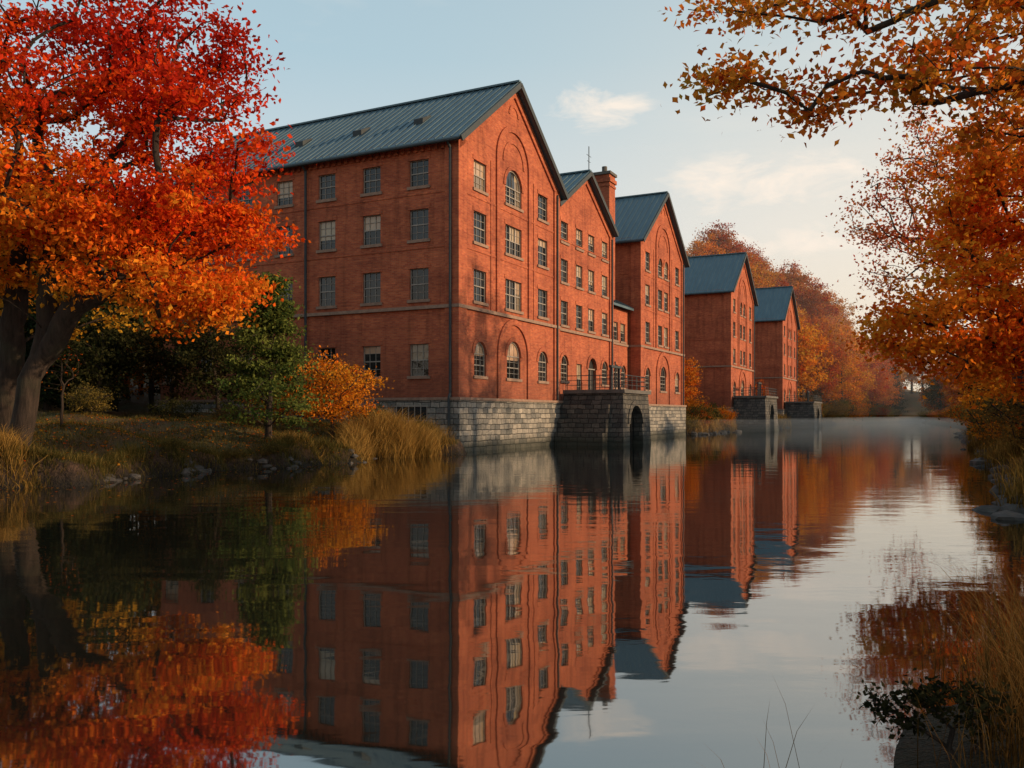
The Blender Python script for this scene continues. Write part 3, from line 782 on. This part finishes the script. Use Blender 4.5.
rg = np.random.default_rng(3)
me = tree_mesh('bare_sapling', [[(0,0,-.2),(.05,0,1.2),(0,.05,2.6)]], ellip(40,(0,0,2.4),(.9,.9,1.3),rg,.3,-.8), rg, .05, cwarm(.5), 2, (.1,.1,.1), .08, step=.25, minh=.3, rmin=.006)
s_, t_ = tosite(-17.8, 34.0); add('bare_sapling', me, (-17.8, 34.0, float(height(s_, t_))))
# dark bush beside the camera, added to stand in for foliage reflected in water
me = tree_mesh('reflection_bush', [[(0,0,-.15),(-.03,0,.12),(-.08,.03,.3)],[(.12,.02,-.15),(.14,0,.2),(.2,.05,.4)]], ellip(34,(-.02,0,.36),(.40,.3,.26),rg,.2,-.9)+ellip(12,(-.36,0,.30),(.2,.15,.1),rg,.1,-1),
               rg, .016, cgreen((.010,.012,.006),(.04,.034,.014)), 22, (.045,.045,.03), .045, step=.07, minh=.2, rmin=.0022, along=.8)
s_, t_ = tosite(2.72, 5.35); add('reflection_bush', me, (2.72, 5.35, max(0.0, float(height(s_, t_)))))

# ---------------------------------------------------------------- grass
def blades(pos, h, w, lean, rg, cols, name, mat=GRASSM):
    n = len(pos); a = rg.uniform(0, 6.283, n); dr = np.stack([np.cos(a), np.sin(a), np.zeros(n)], -1); wd = np.stack([-np.sin(a+rg.normal(0,.8,n)), np.cos(a), np.zeros(n)], -1)
    L = (lean*rg.uniform(.2, 1.4, n)*h)[:, None]; H = np.stack([np.zeros(n), np.zeros(n), h], -1); W = (w/2)[:, None]
    p1 = pos+H*.5+dr*L*.22; p2 = pos+H*.85+dr*L*.62; p3 = pos+H+dr*L*1.1
    V = np.stack([pos-wd*W, pos+wd*W, p1-wd*W*.8, p1+wd*W*.8, p2-wd*W*.5, p2+wd*W*.5, p3], 1).reshape(-1, 3)
    b = (np.arange(n)*7)[:, None]
    Q = np.concatenate([b+np.array([[0,1,3,2]]), b+np.array([[2,3,5,4]])]); T = b+np.array([[4,5,6]])
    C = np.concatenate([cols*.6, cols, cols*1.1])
    return add(name, np_mesh(name, V, [Q, T], [mat], None, np.clip(C, 0, 1)))
def scatter(n, fs, rg, ncl=None, cs=.35):
    s, t = fs(ncl or n); cl = np.ones(n)
    if ncl:
        hk = rg.uniform(.4, 1.15, ncl); k = rg.integers(0, ncl, n); s = s[k]+rg.normal(0, cs, n); t = t[k]+rg.normal(0, cs, n); cl = hk[k]
    z = height(s, t); x, y = site(s, t); m = z > -.12
    return np.stack([x, y, z-.03], -1)[m], cl[m], s[m]
rg = np.random.default_rng(50)
gold = pal([(0,(.12,.08,.02)),(.5,(.36,.19,.045)),(1,(.52,.31,.09))]); olive = pal([(0,(.04,.045,.013)),(.5,(.10,.08,.022)),(1,(.22,.14,.04))])
def fs1(n):
    s = rg.normal(-6.2, 2.9, n); tl, _ = shores(s); return s, tl+np.abs(rg.normal(0.1, .9, n))
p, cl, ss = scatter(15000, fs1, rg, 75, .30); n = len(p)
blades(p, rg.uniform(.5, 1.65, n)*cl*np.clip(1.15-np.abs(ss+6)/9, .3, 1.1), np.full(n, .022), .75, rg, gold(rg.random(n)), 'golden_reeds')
def fs2(n):
    s = rg.uniform(-34, -26.8, n); tl, _ = shores(s); return s, tl+np.abs(rg.normal(.1, .9, n))
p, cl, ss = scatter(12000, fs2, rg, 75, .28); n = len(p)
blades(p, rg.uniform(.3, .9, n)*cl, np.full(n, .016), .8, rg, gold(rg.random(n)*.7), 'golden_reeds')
def fs6(n):
    s = rg.uniform(-28, -11, n); tl, _ = shores(s); return s, tl+.35+np.abs(rg.normal(.1, .45, n))
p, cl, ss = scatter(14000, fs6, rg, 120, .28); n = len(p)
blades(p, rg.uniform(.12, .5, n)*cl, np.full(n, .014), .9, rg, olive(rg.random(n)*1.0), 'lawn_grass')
def fs3(n):
    s = rg.uniform(-34, -2, n); tl, _ = shores(s); return s, tl+.5+rg.random(n)**1.2*18
p, cl, ss = scatter(60000, fs3, rg, 5000, .35); n = len(p)
blades(p, rg.uniform(.06, .26, n), np.full(n, .02), .6, rg, olive(rg.random(n)), 'lawn_grass')
def fs4(n):
    s = np.concatenate([rg.uniform(48.5, 72, n//2), rg.uniform(88, 112, n-n//2)]); tl, _ = shores(s); return s, tl+np.abs(rg.normal(.3, 1.3, n))
p, cl, ss = scatter(9000, fs4, rg, 160, .5); n = len(p)
blades(p, rg.uniform(.8, 2.0, n)*cl, np.full(n, .06), .4, rg, gold(rg.random(n)*.9), 'golden_reeds')
def fs5(n):
    s = rg.uniform(-34, 60, n); _, tr = shores(s); return s, tr-np.abs(rg.normal(.2, 1.0, n))
p, cl, ss = scatter(15000, fs5, rg, 260, .3); n = len(p)
blades(p, rg.uniform(.4, 1.2, n)*cl, np.full(n, .025), .5, rg, gold(rg.random(n)*.6)*.7, 'bank_grass')
def near(n, cx, cy, sd, h0, h1, w=.006):
    k = rg.normal(size=(n, 2))*sd; x = cx+k[:,0]; y = cy+k[:,1]; s, t = tosite(x, y); z = height(s, t)
    pos = np.stack([x, y, np.maximum(z, -.3)-.02], -1); return pos, rg.uniform(h0, h1, n), np.full(n, w)
A_ = [near(420, 3.15, 5.1, (.16,.3), .2, .75), near(480, 3.55, 5.8, (.16,.4), .3, .95), near(480, 4.1, 6.7, (.2,.5), .3, 1.1), near(350, 5.2, 8.3, (.25,.5), .4, 1.2), near(60, 2.8, 4.9, (.2,.2), .2, .6), near(16, 1.6, 4.9, (.14,.1), .4, .85, .005)]
p = np.concatenate([a[0] for a in A_]); h = np.concatenate([a[1] for a in A_]); w = np.concatenate([a[2] for a in A_])
blades(p, h, w, .6, rg, gold(rg.random(len(p)))*np.array([.42,.36,.38]), 'bank_grass')

# fallen leaves on the lawn and a few adrift on the water
s = rg.uniform(-34, -3, 9000); tl, _ = shores(s); t = tl+.5+rg.random(9000)*16; x, y = site(s, t)
Vl, Fl = leaf_mesh(np.stack([x, y, height(s, t)+.03], -1), rg.uniform(.08, .16, 9000), rg, 3.0)
add('fallen_leaves', np_mesh('fallen_leaves', Vl, [Fl], [LEAF], None, warm(rg.random(9000)*.7)*rg.uniform(.4, 1, (9000,1))))
n = 420; s = rg.uniform(-36, -4, n); tl, _ = shores(s); t = tl-.2-np.abs(rg.normal(0, 1.6, n))**1.5; x, y = site(s, t)
Vl, Fl = leaf_mesh(np.stack([x, y, np.full(n, .006)], -1), rg.uniform(.06, .11, n), rg, 60.0, KITE*np.array([1,1,.05]))
add('floating_leaves', np_mesh('floating_leaves', Vl, [Fl], [LEAF], None, warm(rg.random(n)*.7)*rg.uniform(.3, .8, (n,1))))
def rocks(name, pts):
    bm = bmesh.new()
    for (x, y, z, rr) in pts:
        g = bmesh.ops.create_icosphere(bm, subdivisions=2, radius=1.0); sx, sy, sz = rr*rg.uniform(.7,1.4), rr*rg.uniform(.7,1.4), rr*rg.uniform(.4,.8); sd = rg.uniform(0, 50)
        for v in g['verts']:
            c = v.co; k = 1+.22*math.sin(c.x*3+sd)*math.cos(c.y*4+sd*2)+.12*math.sin(c.z*7+sd); v.co = Vector((x+c.x*sx*k, y+c.y*sy*k, z+c.z*sz*k))
    me = bpy.data.meshes.new(name); bm.to_mesh(me); bm.free(); me.materials.append(ROCKM); add(name, me)
pt = []
for s0 in (-24.5, -21, -16.5, -13, -9):
    for _ in range(int(rg.integers(5, 13))):
        s = s0+rg.normal(0, .8); tl, tr = shores(np.array(s)); t = float(tl)+rg.normal(.15, .3); x, y = site(s, t); pt.append((x, y, max(float(height(s,t)),-.05), rg.uniform(.06, .34)*rg.uniform(.5,1)))
for _ in range(150):
    s = rg.uniform(-34, 80); tl, tr = shores(np.array(s)); t = float(tr)+rg.normal(0, .4); x, y = site(s, t); pt.append((x, y, max(float(height(s,t)),-.05), rg.uniform(.12, .45)))
for _ in range(40):
    s = rg.uniform(49, 71); tl, tr = shores(np.array(s)); t = float(tl)+rg.normal(0, .3); x, y = site(s, t); pt.append((x, y, 0, rg.uniform(.2, .5)))
rocks('bank_rocks', pt)

# ---------------------------------------------------------------- mist
def volume(name, s0, s1, t0, t1, z0, z1, dens, an=.3, col=(1,.95,.88)):
    m, nt, out = newmat(name); v = nt.nodes.new('ShaderNodeVolumeScatter'); v.inputs['Density'].default_value = dens; v.inputs['Anisotropy'].default_value = an
    v.inputs['Color'].default_value = (*col, 1); nt.links.new(v.outputs[0], out.inputs['Volume'])
    b = MB(); b.box(s0, s1, t0, t1, z0, z1); o = b.obj(name, m); o.location = (OX, OY, 0); o.rotation_euler = (0,0,ROT); return o
volume('river_mist', 125, 430, -90, 110, 2.2, 60, .0006)
volume('river_mist', 40, 330, -34, -.6, .03, 1.7, .0045)

# ---------------------------------------------------------------- light, sky
AZ, EL = 102.0, 16.0      # clockwise from the view direction
w = bpy.data.worlds.new('World'); scene.world = w; w.use_nodes = True
nt = w.node_tree; nt.nodes.clear(); out = nt.nodes.new('ShaderNodeOutputWorld'); bg = nt.nodes.new('ShaderNodeBackground')
sky = nt.nodes.new('ShaderNodeTexSky'); sky.sky_type = 'NISHITA'; sky.sun_disc = False
sky.sun_elevation = math.radians(EL); sky.sun_rotation = math.radians(AZ); sky.dust_density = 2.0; sky.air_density = 1.0; sky.ozone_density = 1.5
tc = nt.nodes.new('ShaderNodeTexCoord'); dirv = tc.outputs['Generated']
def cloud_at(d, size):
    d = Vector(d).normalized()
    sub = nt.nodes.new('ShaderNodeVectorMath'); sub.operation = 'SUBTRACT'; nt.links.new(dirv, sub.inputs[0]); sub.inputs[1].default_value = d
    mp = nt.nodes.new('ShaderNodeMapping'); mp.inputs['Scale'].default_value = (1/size[0], 1/size[0], 1/size[1]); nt.links.new(sub.outputs[0], mp.inputs[0])
    ln = nt.nodes.new('ShaderNodeVectorMath'); ln.operation = 'LENGTH'; nt.links.new(mp.outputs[0], ln.inputs[0])
    return math_(nt, 'SUBTRACT', 1.0, ln.outputs['Value'], clamp=True)
cn = noise(nt, scaled(nt, dirv, (1, 1, 2.6)), 13.0, 7, 0.62, 0.4)
cn2 = noise(nt, scaled(nt, dirv, (1, 1, 4.5)), 2.6, 6, 0.6, 0.4)
msk = math_(nt, 'MAXIMUM', cloud_at((.10, 1, .355), (.075, .030)), cloud_at((.29, 1, .27), (.14, .042)))
msk = math_(nt, 'MAXIMUM', msk, math_(nt, 'MULTIPLY', cloud_at((.36, 1, .20), (.20, .035)), .9))
c1 = math_(nt, 'SUBTRACT', math_(nt, 'MULTIPLY_ADD', msk, 1.5, math_(nt, 'MULTIPLY', cn, 4.0)), 2.5, clamp=True)
c1 = math_(nt, 'MULTIPLY', c1, math_(nt, 'MULTIPLY', msk, 3.0, clamp=True))
c2 = math_(nt, 'MULTIPLY_ADD', cn2, 1.8, -.88, clamp=True)
cf = math_(nt, 'ADD', math_(nt, 'MULTIPLY', c1, .85), math_(nt, 'MULTIPLY', c2, .4), clamp=True)
sp = nt.nodes.new('ShaderNodeSeparateXYZ'); nt.links.new(dirv, sp.inputs[0])
el = math_(nt, 'ABSOLUTE', sp.outputs[2])
grad = ramp(nt, el, [(0.0, (1.0, .78, .54)), (.08, (.98, .84, .68)), (.20, (.76, .82, .82)), (.38, (.50, .68, .76)), (1.0, (.27, .41, .54))])
dp = nt.nodes.new('ShaderNodeVectorMath'); dp.operation = 'DOT_PRODUCT'; nt.links.new(dirv, dp.inputs[0]); dp.inputs[1].default_value = Vector((.42, .9, .08)).normalized()
gl = math_(nt, 'POWER', math_(nt, 'MAXIMUM', dp.outputs['Value'], 0.0), 14.0)
grad = mixc(nt, math_(nt, 'MULTIPLY', gl, .6), grad, (1.2, 1.0, .76))
sc_ = nt.nodes.new('ShaderNodeVectorMath'); sc_.operation = 'SCALE'; sc_.inputs['Scale'].default_value = 1/.12; nt.links.new(grad, sc_.inputs[0])
base = mixc(nt, 0.82, sky.outputs[0], sc_.outputs[0])
skyc = mixc(nt, cf, base, (8.6, 7.5, 6.4))
nt.links.new(skyc, bg.inputs[0]); bg.inputs[1].default_value = 0.12; nt.links.new(bg.outputs[0], out.inputs[0])
L = bpy.data.lights.new('sun', 'SUN'); L.energy = 4.8; L.angle = math.radians(1.0); L.color = (1, .72, .44)
lo = bpy.data.objects.new('sun', L); scene.collection.objects.link(lo)
a, e = math.radians(AZ), math.radians(EL); dsun = Vector((math.sin(a)*math.cos(e), math.cos(a)*math.cos(e), math.sin(e)))
lo.rotation_euler = dsun.to_track_quat('Z', 'Y').to_euler(); lo.location = dsun*200

cam = bpy.data.cameras.new('camera'); co = bpy.data.objects.new('camera', cam); scene.collection.objects.link(co)
co.location = (0, 0, 2.2); co.rotation_euler = (math.radians(90), 0, 0)
cam.sensor_width = 36; cam.lens = 863/1024*36; cam.shift_y = 31/1024; cam.clip_end = 8000; cam.clip_start = .1
scene.camera = co
